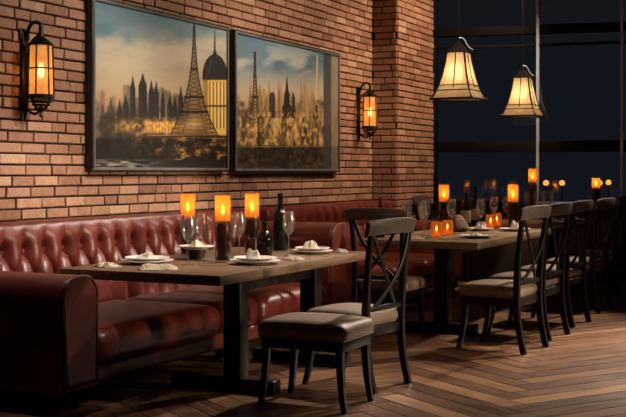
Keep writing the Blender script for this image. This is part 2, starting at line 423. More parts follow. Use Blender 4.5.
# ------------------------------------------------------------------ paintings
def vnoise(x, y, seed):
    rs = np.random.RandomState(seed); T = rs.rand(64, 64)
    xi = np.floor(x).astype(int); yi = np.floor(y).astype(int); fx = x-xi; fy = y-yi
    fx = fx*fx*(3-2*fx); fy = fy*fy*(3-2*fy)
    g = lambda a, b: T[a % 64, b % 64]
    return (g(xi, yi)*(1-fx)+g(xi+1, yi)*fx)*(1-fy) + (g(xi, yi+1)*(1-fx)+g(xi+1, yi+1)*fx)*fy
def fbm(x, y, seed, o=4):
    s = 0; a = .5
    for k in range(o): s = s + a*vnoise(x*2**k, y*2**k, seed+k); a *= .5
    return s/.94
def srgb(c): c = np.array(c, float)/255; return np.where(c <= .04045, c/12.92, ((c+.055)/1.055)**2.4)
class Pic:
    def __init__(s, x, y): s.x, s.y = x, y; s.c = np.zeros(x.shape+(3,))
    def fill(s, mask, col, a=1.0):
        k = (np.clip(mask, 0, 1)*a)[..., None]; s.c = s.c*(1-k) + np.array(col, float)*k
    def rect(s, x0, x1, y0, y1, col, a=1, f=.7):
        s.fill(np.clip((s.x-x0)/f+.5, 0, 1)*np.clip((x1-s.x)/f+.5, 0, 1)*np.clip((s.y-y0)/f+.5, 0, 1)*np.clip((y1-s.y)/f+.5, 0, 1), col, a)
    def taper(s, cx, prof, col, a=1, f=.7):
        """vertical shape given by (y, half width) pairs"""
        ys = [p[0] for p in prof]; ws = [p[1] for p in prof]
        hw = np.interp(s.y, ys, ws, left=-9, right=-9)
        s.fill(np.clip((hw-np.abs(s.x-cx))/f+.5, 0, 1)*(s.y >= ys[0])*(s.y <= ys[-1]), col, a)
    def line(s, x0, y0, x1, y1, w, col, a=1):
        dx, dy = x1-x0, y1-y0; L2 = dx*dx+dy*dy
        t = np.clip(((s.x-x0)*dx+(s.y-y0)*dy)/L2, 0, 1)
        d = np.hypot(s.x-(x0+t*dx), s.y-(y0+t*dy)); s.fill(np.clip((w/2-d)/.5+.5, 0, 1), col, a)
def lattice_tower(p, cx, top, base, wb, plats, col, colin, wt=.6):
    ys = np.linspace(top, base, 30); q = (ys-top)/(base-top)
    hw = wt + (wb-wt)*(.16*q + .84*q**3.0)
    p.taper(cx, list(zip(ys, hw)), colin, .55)
    n = 26
    for i in range(n):
        y0, y1 = top+(base-top)*i/n, top+(base-top)*(i+1)/n
        h0, h1 = np.interp(y0, ys, hw), np.interp(y1, ys, hw)
        for s in (-1, 1):
            p.line(cx+s*h0, y0, cx+s*h1, y1, 1.0, col)
            p.line(cx+s*h0, y0, cx-s*h1, y1, .5, col, .8)
            if i > n*.55: p.line(cx+s*h0*.5, y0, cx+s*h1*.5, y1, .6, col, .8)
    for y, e in plats:
        h = np.interp(y, ys, hw)+e; p.rect(cx-h, cx+h, y-1.1, y+1.1, col, .95)
def paint1(x, y):
    p = Pic(x, y); n = fbm(x/26, y/14, 3); n2 = fbm(x/60+5, y/24, 9); n3 = fbm(x/5, y/5, 21)
    t = np.clip((y-0)/125, 0, 1)
    sky = np.zeros(x.shape+(3,))
    for i in range(3): sky[..., i] = np.interp(t, [0, .25, .5, .8, 1], [[112, 132, 160, 186, 150][i], [132, 150, 160, 160, 112][i], [136, 148, 142, 120, 72][i]][:5] if False else ([124, 150, 205, 200, 150], [152, 168, 188, 162, 108], [160, 168, 160, 118, 68])[i])
    p.c = sky
    cl = np.clip((n*1.3+n2*.8-.72)*2.0, 0, 1)*np.clip(1-np.abs(y-48)/55, 0, 1); p.fill(cl*np.clip((y-22)/16, 0, 1), (232, 212, 178), .85); p.fill(np.clip((44-y + 8*n)/14, 0, 1)*np.clip(1.25-cl, 0, 1), (112, 148, 160), .7)
    p.fill(np.clip((.52-n)*3, 0, 1)*np.clip(1-np.abs(y-22)/34, 0, 1), (104, 136, 146), .75)
    p.fill(np.clip((118-x)/60, 0, 1)*np.clip((y-60)/60, 0, 1), (120, 104, 88), .6)
    p.fill(np.clip((n3-.3), 0, 1), (255, 235, 200), .05)
    rs = np.random.RandomState(4)
    for k in range(46):      # hazy far blocks
        cx = rs.uniform(92, 190); w = rs.uniform(1.5, 4); top = rs.uniform(92, 116) - (8 if 118 < cx < 170 else 0)
        p.taper(cx, [(top-rs.uniform(0, 5), .2), (top, w), (145, w)], (118+rs.uniform(-12, 18), 100+rs.uniform(-8, 12), 82), .6, 1.5)
    for cx, top, w in ((134, 76, 2.6), (144, 73, 4), (152.5, 80, 2.6), (157.5, 81, 2.4), (164, 88, 2), (127, 94, 3), (171, 92, 2.4), (176, 96, 2.6), (182, 86, 2.2), (121, 99, 2.6), (112, 97, 3), (104, 103, 3)):
        p.taper(cx, [(top, .2), (top+7, w*.5), (top+12, w), (140, w+.4)], (42, 41, 42) if cx > 115 else (82, 75, 68), .95, 1.0)
        p.line(cx-w*.4, top+14, cx-w*.4, 138, .6, (108, 96, 84), .45)
    for k in range(34):
        cx = rs.uniform(94, 226); w = rs.uniform(2, 5); top = rs.uniform(114, 126)
        p.taper(cx, [(top-2, w*.3), (top, w), (142, w)], (62+rs.uniform(-14, 20), 54, 46), .85)
    glow = np.clip(1-np.abs(y-127)/11, 0, 1)*np.clip((x-100)/45, 0, 1)*np.clip(n3*2.2-.55, 0, 1)
    p.fill(glow, (255, 196, 96), 1.0)
    p.rect(146, 196, 122, 133, (236, 172, 84), .65, 3)
    for xx in np.arange(148, 196, 3.1): p.line(xx, 123, xx, 133, .8, (92, 62, 36), .7)
    p.fill(np.clip((y-104)/10, 0, 1)*np.clip((200-x)/8, 0, 1)*np.clip(fbm(x/6, y/9, 71)*3.4-1.35, 0, 1), (54, 48, 43), .75)
    glow2 = np.clip(1-np.abs(y-125)/9, 0, 1)*np.clip((x-104)/40, 0, 1)*np.clip(fbm(x/3, y/3, 72)*3-1.1, 0, 1); p.fill(glow2, (255, 190, 92), .9)
    # domed tower
    p.rect(204.5, 227.5, 76, 140, (255, 206, 108), 1)
    p.rect(204.5, 209, 76, 140, (120, 92, 56), .6, 2)
    for xx in (211, 214.5, 218, 221.5, 225): p.line(xx, 82, xx, 128, 1.1, (112, 84, 48), .85)
    for xx in (212.8, 216.2, 219.8, 223.3): p.line(xx, 84, xx, 126, 1.0, (255, 232, 158), .8)
    p.rect(203.5, 228.5, 77, 80, (74, 60, 42)); p.rect(203.5, 228.5, 105, 107, (90, 70, 46), .9)
    ys = np.linspace(55, 78, 14); p.taper(216, list(zip(ys, 12.4*np.sqrt(np.clip(1-((78-ys)/24)**2.2, 0.01, 1)))), (46, 47, 50))
    p.line(209, 74, 213, 58, 1, (96, 98, 102), .7); p.taper(216, [(30, .3), (50, .8), (53, 2), (57, 2.2)], (44, 44, 46))
    lattice_tower(p, 195.3, 25, 137, 25, ((69, .3), (97, 1.6), (112, 1.4), (136, 1)), (34, 29, 25), (120, 92, 58), .5)
    p.fill(np.clip(1-np.abs(x-195)/15, 0, 1)*np.clip(1-np.abs(y-124)/12, 0, 1), (255, 214, 130), .7)
    # bridge, trees, water
    p.rect(90, 232, 138, 175, (36, 31, 27), 1, 3)
    p.rect(150, 232, 135.5, 138, (66, 50, 36)); p.line(150, 135.5, 232, 134.5, .8, (190, 138, 76), .8)
    p.fill((y > 138)*(y < 156)*np.clip((x-120)/40, .15, 1)*np.clip(n3*3-1.35, 0, 1), (186, 132, 70), .7)
    p.fill((y > 139)*(y < 166)*np.clip(fbm(x/7+3, y/7, 31)*3-1.5, 0, 1), (18, 17, 16), .85)
    p.fill((y > 137)*(y < 160)*np.clip((x-168)/16, 0, 1)*np.clip(fbm(x/5+9, y/4, 73)*3.2-1.5, 0, 1), (214, 160, 90), .75)
    for k in range(60):
        cx, cy, r = rs.uniform(92, 232), rs.uniform(142, 162), rs.uniform(1.5, 4.5); d = np.hypot(x-cx, (y-cy)*.9)
        p.fill(np.clip((r-d)/1.5+.5, 0, 1)*(n3 > .35), (22+rs.uniform(0, 22), 20+rs.uniform(0, 14), 18), .7)
    p.fill(np.clip((y-158)/4, 0, 1)*np.clip((175-x)/50, 0, 1)*np.clip(vnoise(x/7, y*.8, 8)*2.2-.6, 0, 1), (176, 168, 150), .8)
    p.fill(np.clip((y-160)/5, 0, 1)*np.clip((x-170)/20, 0, 1)*np.clip(vnoise(x/6, y*1.1, 12)*2-.9, 0, 1), (120, 88, 50), .5)
    return p.c
def paint2(x, y):
    p = Pic(x, y); n = fbm(x/20, y/9, 43); n2 = fbm(x/40+2, y/16, 49); n3 = fbm(x/4, y/4, 61); rs = np.random.RandomState(14)
    t = np.clip((y-36)/100, 0, 1)
    p.c = np.stack([np.interp(t, [0, .3, .55, 1], v) for v in ([96, 124, 212, 196], [130, 150, 188, 150], [148, 162, 156, 100])], -1)
    p.fill(np.clip((n*1.4+n2*.6-.85)*3, 0, 1)*np.clip(1-np.abs(y-62)/26, 0, 1), (214, 206, 190), .8)
    p.fill(np.clip((.5-n)*4, 0, 1)*np.clip(1-np.abs(y-58)/20, 0, 1)*np.clip((x-262)/14, 0, 1), (72, 94, 106), .8)
    p.fill(np.clip((260-x)/26, 0, 1)*np.clip((y-58)/60, 0, 1), (196, 162, 120), .5)
    for k in range(60):
        cx = rs.uniform(236, 326); w = rs.uniform(.8, 3); top = rs.uniform(88, 122)
        lit = rs.rand()
        p.taper(cx, [(top-rs.uniform(2, 14), .15), (top, w*.6), (top+4, w), (150, w)], (120+90*lit, 96+66*lit, 66+32*lit), .6, 1.2)
    lattice_tower(p, 256, 52, 141, 9.5, ((76, .5), (97, 1.2), (119, 1.5)), (52, 40, 30), (170, 132, 84), .5)
    p.taper(273.2, [(92, .3), (94, 2.5), (98, 2.9), (150, 3.1)], (66, 56, 48), .95)
    p.taper(279.6, [(78, .2), (96, 1.2), (120, 2), (132, 3), (150, 4)], (176, 140, 94), .95); p.line(280.3, 90, 281, 148, .8, (86, 66, 46), .8)
    p.taper(288, [(76, .2), (90, 1.4), (94, 2.6), (104, 2.8), (106, 4.4), (122, 4.8), (124, 6.5), (150, 7.2)], (48, 42, 38), .97)
    p.taper(294.5, [(92, .2), (98, 1.6), (110, 2), (150, 3.6)], (64, 54, 44), .95)
    for xx in (285.5, 288.6, 291): p.line(xx, 108, xx, 148, .7, (150, 114, 70), .55)
    p.taper(301, [(104, .3), (110, 3), (150, 4)], (150, 116, 76), .8)
    p.taper(308, [(86, .2), (102, .9), (120, 2), (150, 3.4)], (198, 164, 112), .9)
    p.taper(318.2, [(54, .6), (84, 1.4), (108, 2), (150, 2.6)], (214, 190, 150), .95); p.line(319.4, 58, 320, 150, .7, (140, 112, 80), .7)
    p.taper(317.5, [(105, 1.2), (116, 1.6), (122, 4), (126, 4.6), (150, 5)], (72, 58, 46), .92)
    for k in range(56):
        cx = rs.uniform(238, 332); w = rs.uniform(1, 3.4); top = rs.uniform(116, 140); lit = rs.rand()**2
        p.taper(cx, [(top-3, .3), (top, w), (156, w)], (58+150*lit, 48+100*lit, 38+50*lit), .85, .8)
    p.fill((y > 118)*(y < 150)*np.clip(fbm(x/2.2, y/11, 84)*3-1.25, 0, 1), (255, 212, 122), .85)
    p.fill((y > 100)*(y < 148)*np.clip(fbm(x/4, y/8, 81)*3.4-1.6, 0, 1), (60, 48, 38), .7)
    p.fill((y > 112)*(y < 148)*np.clip(fbm(x/2.6, y/5, 82)*3.4-1.75, 0, 1), (255, 206, 122), .85)
    p.rect(235, 342, 146, 176, (38, 33, 28), .96, 4)
    p.line(236, 147, 325, 146, 1.2, (160, 122, 72), .6)
    for xx in np.arange(238, 324, 4.7): p.line(xx, 148, xx-1, 160, 1.2, (20, 18, 16), .9)
    p.fill((y > 147)*np.clip(n3*2.4-1.0, 0, 1), (142, 108, 66), .55)
    p.fill(np.clip((y-164)/4, 0, 1)*np.clip(vnoise(x/5, y, 77)*2-.7, 0, 1), (112, 98, 78), .6)
    # dark grey band: a reflection painted in; brown strip at the picture's right edge
    p.rect(324.5, 331.5, 50, 176, (62, 64, 68), .9, 1.2); p.rect(331.5, 342, 50, 176, (128, 112, 92), .75, 1.2); p.line(331.8, 52, 331.8, 172, .8, (40, 38, 36), .8)
    return p.c
def painting(label, x0, x1, z0, z1, func, nx, nz):
    yf = WY - .072
    t = thing('framed_painting', label, 'painting', ((x0+x1)/2, WY-.02, z0), 0, None)
    m = MB(); fw = .028
    for a, b, c, d in ((x0, x1, z0, z0+fw), (x0, x1, z1-fw, z1), (x0, x0+fw, z0+fw, z1-fw), (x1-fw, x1, z0+fw, z1-fw)):
        m.box(a, b, yf, WY-.006, c, d, .003)
    m.build('frame', FRAMEM, t)
    m = MB(); e = .012; f2 = fw
    for a, b, c, d in ((x0+e, x1-e, z0+e, z0+f2+.006), (x0+e, x1-e, z1-f2-.006, z1-e), (x0+e, x0+f2+.006, z0+f2, z1-f2), (x1-f2-.006, x1-e, z0+f2, z1-f2)):
        m.box(a, b, yf-.004, yf+.01, c, d, .002)
    m.build('edge_strip', FRAMEG, t)
    a, b, c, d = x0+fw, x1-fw, z0+fw, z1-fw
    X, Z = np.meshgrid(np.linspace(a, b, nx), np.linspace(c, d, nz))
    D = CT*X + ST*yf; pxs = CX + F_PX*(ST*X - CT*yf)/D; pys = HY - F_PX*(Z-EYE)/D
    col = srgb(np.clip(func(pxs, pys), 0, 255))*np.array((.86, .92, .98))
    me = bpy.data.meshes.new('canvas')
    V = np.stack([X - (x0+x1)/2, np.full(X.shape, yf+.012) - (WY-.02), Z - z0], -1).reshape(-1, 3)
    idx = np.arange(nx*nz).reshape(nz, nx)
    Fc = np.stack([idx[:-1, :-1], idx[:-1, 1:], idx[1:, 1:], idx[1:, :-1]], -1).reshape(-1, 4)
    me.from_pydata(V.tolist(), [], Fc.tolist())
    at_ = me.color_attributes.new('paint', 'FLOAT_COLOR', 'POINT')
    at_.data.foreach_set('color', np.concatenate([col.reshape(-1, 3), np.ones((nx*nz, 1))], 1).ravel())
    me.materials.append(CANVAS); o = bpy.data.objects.new('canvas', me); COL.objects.link(o); o.parent = t
mm, nt, b = nodes_of('painted_canvas')
a_ = N(nt, 'ShaderNodeAttribute', attribute_name='paint'); nt.links.new(a_.outputs['Color'], b.inputs['Base Color'])
b.inputs['Roughness'].default_value = .55; b.inputs['Specular IOR Level'].default_value = .25
tc = N(nt, 'ShaderNodeTexCoord'); nn = N(nt, 'ShaderNodeTexNoise'); nn.inputs['Scale'].default_value = 90; bp = N(nt, 'ShaderNodeBump'); bp.inputs['Strength'].default_value = .12
nt.links.new(tc.outputs['Object'], nn.inputs['Vector']); nt.links.new(nn.outputs['Fac'], bp.inputs['Height']); nt.links.new(bp.outputs[0], b.inputs['Normal'])
CANVAS = mm
yf = WY - .072
painting('large framed painting of a lattice tower beside a domed golden building at dusk', x_on(92.5, yf), x_on(229.5, yf), 1.352, 2.66, paint1, 420, 300)
painting('framed painting of a hazy city of crowded spires under blue clouds, nearer the pillar', x_on(235, yf), x_on(340.5, yf), 1.348, 2.655, paint2, 420, 280)

# ------------------------------------------------------------------ sofas
def tuft(s, z, p=.2, z0=.835, z1=.645, amp=.056):
    """depth of a diamond-buttoned back at distance s along it and height z"""
    dz = z0 - z1
    if z >= z0: P = Q = s/p; fade = max(0, 1-(z-z0)/.115)**.7
    elif z >= z1: q = (z0-z)/dz*.5; P = s/p + q; Q = s/p - q; fade = 1
    else: P = s/p + .5; Q = s/p - .5; fade = 1 if z > z1-.3 else 0
    a = abs(math.sin(PI*P)); b = abs(math.sin(PI*Q))
    h = (a*b)**.42
    # buttons
    best = 9
    for zr, off in ((z0, 0), (z1, .5)):
        k = round(s/p - off); best = min(best, math.hypot(s - (k+off)*p, (z-zr)*.8))
    pit = math.exp(-(best/.042)**2)
    return (amp*(1 - (1-h)*fade) - .038*pit)
def sofa_back(mb, x0, x1, yb, ztop=1.0, step=.0085, s0=0):
    """tufted back with a rolled top, running along X; yb = rear plane"""
    prof = []
    R = .115
    for i in range(46):
        t = i/45; prof.append((yb-.285+.06*t, .36+(ztop-R-.36)*t, -1, -.12))
    for i in range(1, 19):
        a = PI - PI*i/18; prof.append((yb-.115+R*math.cos(a)*(1.0), ztop-R+R*math.sin(a), math.cos(a), math.sin(a)))
    prof.append((yb, .14, 1, 0))
    n = int((x1-x0)/step); rows = []
    for k in range(n+1):
        x = x0+(x1-x0)*k/n; row = []
        e = min(1, (x-x0)/.02, (x1-x)/.02); e = math.sqrt(max(0, e))
        for (y, z, ny, nz) in prof:
            L = math.hypot(ny, nz); d = 0
            if ny < .2: 
                d = tuft(x-s0, min(z + (0.0 if ny < -.99 else .0), 1.2))
            if ny >= -.6: d = .05*max(0, min(1, (.2-ny)/.8)) if ny < .2 else 0
            else: 
                pass
            row.append(Vector((x, y + ny/L*d*e, z + nz/L*d*e)))
        rows.append(row)
    V = mb.grid(rows)
    mb.face(V[0]); mb.face(V[-1][::-1])
    # buttons sit in the pits
    for zr, off in ((.835, 0), (.645, .5)):
        k0 = math.ceil((x0+.05-s0)/.2-off); k1 = math.floor((x1-.05-s0)/.2-off)
        for k in range(k0, k1+1):
            x = s0+(k+off)*.2; y = yb-.285+.06*(zr-.36)/(ztop-.115-.36) - .0
            mb.lathe([(.001, -.012), (.012, -.010), (.016, -.004), (.016, .006)], 10, M=Matrix.Translation((x, y-.0, zr)) @ Matrix.Rotation(-PI/2, 4, 'X') @ Matrix.Scale(-1, 4, (0, 0, 1)))
def arm_profile(xi, xo, zt, r):
    """x,z outline: roll on the outside top, straight inner face; xi = inner (seat) face, xo = outer face"""
    s = 1 if xo > xi else -1
    w = abs(xo-xi); pts = []
    x0 = xo + s*.012                                        # the roll swells a little past the side
    for i in range(0, 21):                                  # over the top, flatter than a half circle
        a = PI - PI*i/20
        ex = math.copysign(abs(math.cos(a))**.8, math.cos(a))
        pts.append(((xi+x0)/2 + s*ex*(w+.012)/2, zt - r*.95 + r*.95*abs(math.sin(a))**.9))
    pts.append((x0, zt-r*1.5)); pts.append((xo-s*.012, zt-r*2.1)); pts.append((xo-s*.015, .11)); pts.append((xi, .11))
    return pts
def rolled_arm(sofa, label, xi, xo, zt, r, y0, y1, tufts=False):
    pts = arm_profile(xi, xo, zt, r)
    m = MB(); m.prism(pts, y0+.012, y1, bev=.012); arm = m.build('arm', OXBLOOD, sofa)
    if label: arm['label'] = label
    # front facing panel with piping
    cx = sum(p[0] for p in pts)/len(pts); cz = sum(p[1] for p in pts)/len(pts)
    ins = [(cx+(x-cx)*.86, cz+(z-cz)*.93) for x, z in pts]
    m = MB(); m.prism(ins, y0-.004, y0+.02, bev=.01); pan = m.build('front_panel', OXBLOOD, arm)
    m = MB(); lp = [(x, y0+.002, z) for x, z in [(cx+(x-cx)*.93, cz+(z-cz)*.965) for x, z in pts]]
    m.tube(lp+[lp[0]], .008, 8); m.build('piping', OXBLOOD, arm)
    return arm
def bun_foot(sofa, x, y):
    m = MB(); m.lathe([(.022, 0), (.034, .012), (.03, .03), (.044, .055), (.048, .075), (.04, .10), (.05, .104), (.05, .114)], 20, (x, y, 0)); m.build('foot', BLACKWOOD, sofa)

SF = 3.92                                      # front plane of the sofas
sofa = thing('chesterfield_sofa', 'long oxblood button-tufted leather sofa against the brick wall beneath the paintings', 'sofa', (6.7, 4.4, 0))
m = MB(); sofa_back(m, 4.9, 8.62, 5.085, 1.0, s0=5.02); m.build('backrest', OXBLOOD, sofa)
m = MB(); m.rbox(5.17, 8.33, SF+.03, 4.86, .11, .225, r=.03, n=14); m.build('base_rail', OXBLOOD, sofa)
for a, b in ((5.185, 6.59), (6.59, 7.14), (7.14, 8.31)):
    m = MB(); m.rbox(a+.002, b-.002, SF-.02, 4.83, .21, .425, r=.085, n=16, crown=.02); m.build('seat_cushion', OXBLOOD, sofa)
rolled_arm(sofa, 'low rolled arm at the near end', 5.18, 4.86, .765, .15, SF-.01, 4.98)
far = rolled_arm(sofa, 'tall rolled end wing', 8.34, 8.80, .915, .15, SF-.01, 4.95)
m = MB(); rows = []
for i in range(70):
    row = []
    for j in range(44):
        y = SF+.16 + (4.80-SF-.16)*i/69; z = .40 + .40*j/43
        e = min(1, i/3, (69-i)/3, j/3, (43-j)/3)
        row.append(Vector((8.345 - e*.7*tuft(y-SF, z+.11) - .002, y, z)))
    rows.append(row)
m.grid(rows); m.build('tufted_panel', OXBLOOD, far)
for x, y in ((5.03, SF+.06), (5.03, 4.9), (8.55, SF+.06), (8.55, 4.9), (6.75, SF+.10)): bun_foot(sofa, x, y)

sofa2 = thing('chesterfield_sofa', 'second oxblood leather sofa against the wall behind the far table, up to the pillar', 'sofa', (10.4, 4.4, 0))
m = MB(); sofa_back(m, 8.93, 12.06, 5.085, 1.0, step=.012, s0=9.0); m.build('backrest', OXBLOOD, sofa2)
m = MB(); m.rbox(9.2, 11.7, SF+.07, 4.86, .11, .225, r=.03, n=12); m.build('base_rail', OXBLOOD, sofa2)
for a, b in ((9.23, 10.0), (10.0, 10.85), (10.85, 11.7)):
    m = MB(); m.rbox(a+.002, b-.002, SF+.04, 4.83, .21, .425, r=.085, n=12, crown=.02); m.build('seat_cushion', OXBLOOD, sofa2)
rolled_arm(sofa2, None, 9.22, 8.97, .86, .12, SF+.05, 4.95)
rolled_arm(sofa2, None, 11.71, 12.0, .80, .14, SF+.05, 4.78)
for x, y in ((9.10, SF+.12), (9.10, 4.9), (11.85, SF+.12), (11.85, 4.7)): bun_foot(sofa2, x, y)

# ------------------------------------------------------------------ tables
def dining_table(label, x0, x1, y0, y1, h, wood, legs, ly, fy0, fy1):
    t = thing('dining_table', label, 'table', ((x0+x1)/2, (y0+y1)/2, 0))
    m = MB(); m.box(x0, x1, y0, y1, h-.06, h, .006, 2); m.build('tabletop', wood, t)
    m = MB(); m.box(legs[0]+.055, legs[1]-.055, ly-.03, ly+.03, h-.14, h-.06, .004); m.build('under_beam', BLACKWOOD, t)
    for lx in legs:
        m = MB(); m.box(lx-.055, lx+.055, ly-.06, ly+.06, .06, h-.06, .006)
        leg = m.build('leg', BLACKWOOD, t)
        m = MB(); m.box(lx-.05, lx+.05, fy0, fy1, 0, .085, .012, 3); m.build('crossfoot', BLACKWOOD, leg)
    return t
T1 = dining_table('dark wood dining table in front of the tufted sofa, nearest the camera', 5.47, 7.66, 3.27, 4.43, .75, TABLEW, (5.9, 6.95), 3.41, 3.12, 3.86)
T2 = dining_table('long dark wood table between the pendant lamps and the row of chairs', 8.56, 13.02, 2.70, 3.75, .78, TABLEW2, (8.80, 12.6), 3.08, 2.78, 3.68)

# ------------------------------------------------------------------ chairs
def bez(p0, p1, p2, n=8):
    p0, p1, p2 = Vector(p0), Vector(p1), Vector(p2)
    return [(1-t)**2*p0 + 2*t*(1-t)*p1 + t*t*p2 for t in [i/n for i in range(n+1)]]
def sabre_leg(x, y, zt, sy, sx=0, splay=.05):
    m = MB(); p = bez((x, y, zt), (x, y-sy*.02, zt*.5), (x+sx, y+sy*splay, 0), 9)
    m.tube(p, 0, square=[(.046-.016*i/9, .046-.014*i/9) for i in range(10)], up=(0, 1, 0)); return m
def make_chair():
    t = thing('dining_chair', 'x', 'chair')
    m = MB(); m.rbox(-.235, .235, -.205, .245, .395, .475, r=.035, n=12, crown=.022); seat = m.build('seat', TAUPE, t, local=True)
    m = MB(); lp = [(-.225, -.19, .402), (.225, -.19, .402), (.232, .235, .402), (-.232, .235, .402)]
    m.tube(lp+[lp[0]], .006, 6); m.build('piping', TAUPE, seat, local=True)
    m = MB()
    for a, b, c, d in ((-.215, .215, .20, .225), (-.215, .215, -.215, -.19), (-.225, -.2, -.2, .21), (.2, .225, -.2, .21)): m.box(a, b, c, d, .335, .395, .004)
    m.build('seat_frame', BLACKWOOD, t, local=True)
    for s in (-1, 1):
        sabre_leg(s*.205, .205, .40, 1).build('leg', BLACKWOOD, t, local=True)
    for s in (-1, 1):
        m = MB()
        low = bez((s*.205, -.265, 0), (s*.205, -.205, .22), (s*.205, -.208, .42), 8)
        up_ = bez((s*.205, -.208, .42), (s*.208, -.215, .72), (s*.222, -.262, .985), 9)
        pts = low+up_[1:]
        m.tube(pts, 0, square=[(.034+.008*min(i, 8)/8-.010*max(0, i-8)/9, .042+.006*min(i, 8)/8-.018*max(0, i-8)/9) for i in range(len(pts))], up=(0, 1, 0))
        m.build('leg', BLACKWOOD, t, local=True)
    # curved top rail
    def rail(w, zl, zh, yb, bow, thick, flare=0):
        rows = []; n = 20
        for i in range(n+1):
            u = -1+2*i/n; x = u*w; y = yb + bow*(u*u-1); z0 = zl + .012*u*u*(-1); z1 = zh + .006*(1-u*u)-.004*abs(u)**6*4
            h = z1-z0; c = []
            for k in range(16):
                a = 2*PI*k/16; cc, ss = math.cos(a), math.sin(a)
                ex = math.copysign(abs(cc)**.6, cc)*thick/2; ez = math.copysign(abs(ss)**.35, ss)*h/2
                c.append(Vector((x, y+ex-.02*(ez/h if h else 0), (z0+z1)/2+ez)))
            rows.append(c)
        m = MB(); V = m.grid(rows, closed_v=True); m.face(V[0][::-1]); m.face(V[-1]); return m
    rail(.268, .968, 1.06, -.262, .045, .03).build('top_rail', RAILLEATHER, t, local=True)
    m = MB(); m.box(-.2, .2, -.226, -.2, .485, .52, .006); m.build('lower_rail', BLACKWOOD, t, local=True)
    for s in (-1, 1):
        m = MB(); pts = []
        for i in range(13):
            q = i/12; x = s*(.195 - .33*q**1.0*(.78+.22*q) + .03*math.sin(PI*q)); z = .965-.46*q
            y = -.268 + .055*q - .030*math.sin(PI*q) - .004*s
            pts.append((x, y, z))
        m.tube(pts, 0, square=[(.026, .014)], up=(0, 1, 0)); m.build('cross_slat', BLACKWOOD, t, local=True)
    return t
chair0 = make_chair()
used = [False]
def place_chair(x, y, rz, label, group=None, scale=1.0):
    if not used[0]:
        used[0] = True; chair0.matrix_basis = Matrix.Translation((x, y, 0)) @ Matrix.Rotation(rz, 4, 'Z'); chair0['label'] = label
        if group: chair0['group'] = group
        return chair0
    c = dup(chair0, (x, y, 0), rz, label, group)
    if scale != 1: c.matrix_basis = c.matrix_basis @ Matrix.Scale(scale, 4)
    return c
def by_back(bx, by, rz):      # chair origin from the middle of its back at the floor
    return bx - math.sin(rz)*.22, by + math.cos(rz)*.22
R = math.radians
x, y = by_back(6.40, 2.62, R(-10)); place_chair(x, y, R(-10), 'cross-back dining chair beside the taupe stool at the near table')
x, y = by_back(8.16, 3.40, R(-90)); place_chair(x, y, R(-90), 'cross-back chair at the near end of the far table, its dark back towards the camera')
for bx, rz, lab in ((8.21, -8, 'first cross-back chair of the row along the far table, its whole pale seat in view'), (8.95, -7, 'second cross-back chair in the row along the far table'),
                    (9.78, -7, 'third cross-back chair in the row along the far table'), (10.85, -6, 'fourth cross-back chair in the row along the far table'), (11.95, -6, 'last cross-back chair of the row, cut by the picture edge')):
    x, y = by_back(bx, 2.19, R(rz)); place_chair(x, y, R(rz), lab, 'chairs in the row along the far table', scale=1.035)
x, y = by_back(12.55, 4.62, R(180)); place_chair(x, y, R(180), 'cross-back chair standing in front of the brick pillar')

st = thing('upholstered_stool', 'low taupe leather dining stool without a back at the corner of the near table', 'stool', (5.80, 2.81, 0), R(0))
m = MB(); m.rbox(5.575, 6.025, 2.525, 3.095, .395, .485, r=.04, n=14, crown=.028); se = m.build('seat', TAUPE, st)
m = MB(); lp = [(5.588, 2.54, .402), (6.012, 2.54, .402), (6.012, 3.08, .402), (5.588, 3.08, .402)]; m.tube(lp+[lp[0]], .006, 6); m.build('piping', TAUPE, se)
m = MB()
for a, b, c, d in ((5.60, 6.0, 2.55, 2.575), (5.60, 6.0, 3.045, 3.07), (5.60, 5.625, 2.57, 3.05), (5.975, 6.0, 2.57, 3.05)): m.box(a, b, c, d, .335, .395, .004)
m.build('seat_frame', BLACKWOOD, st)
for sx in (-1, 1):
    for sy in (-1, 1):
        X, Y = 5.80+sx*.178, 2.81+sy*.237; mm_ = MB()
        p = bez((X, Y, .40), (X, Y-sy*.008, .2), (X+sx*.012, Y+sy*.03, 0), 9)
        mm_.tube(p, 0, square=[(.046-.016*i/9, .046-.014*i/9) for i in range(10)], up=(0, 1, 0)); mm_.build('leg', BLACKWOOD, st)

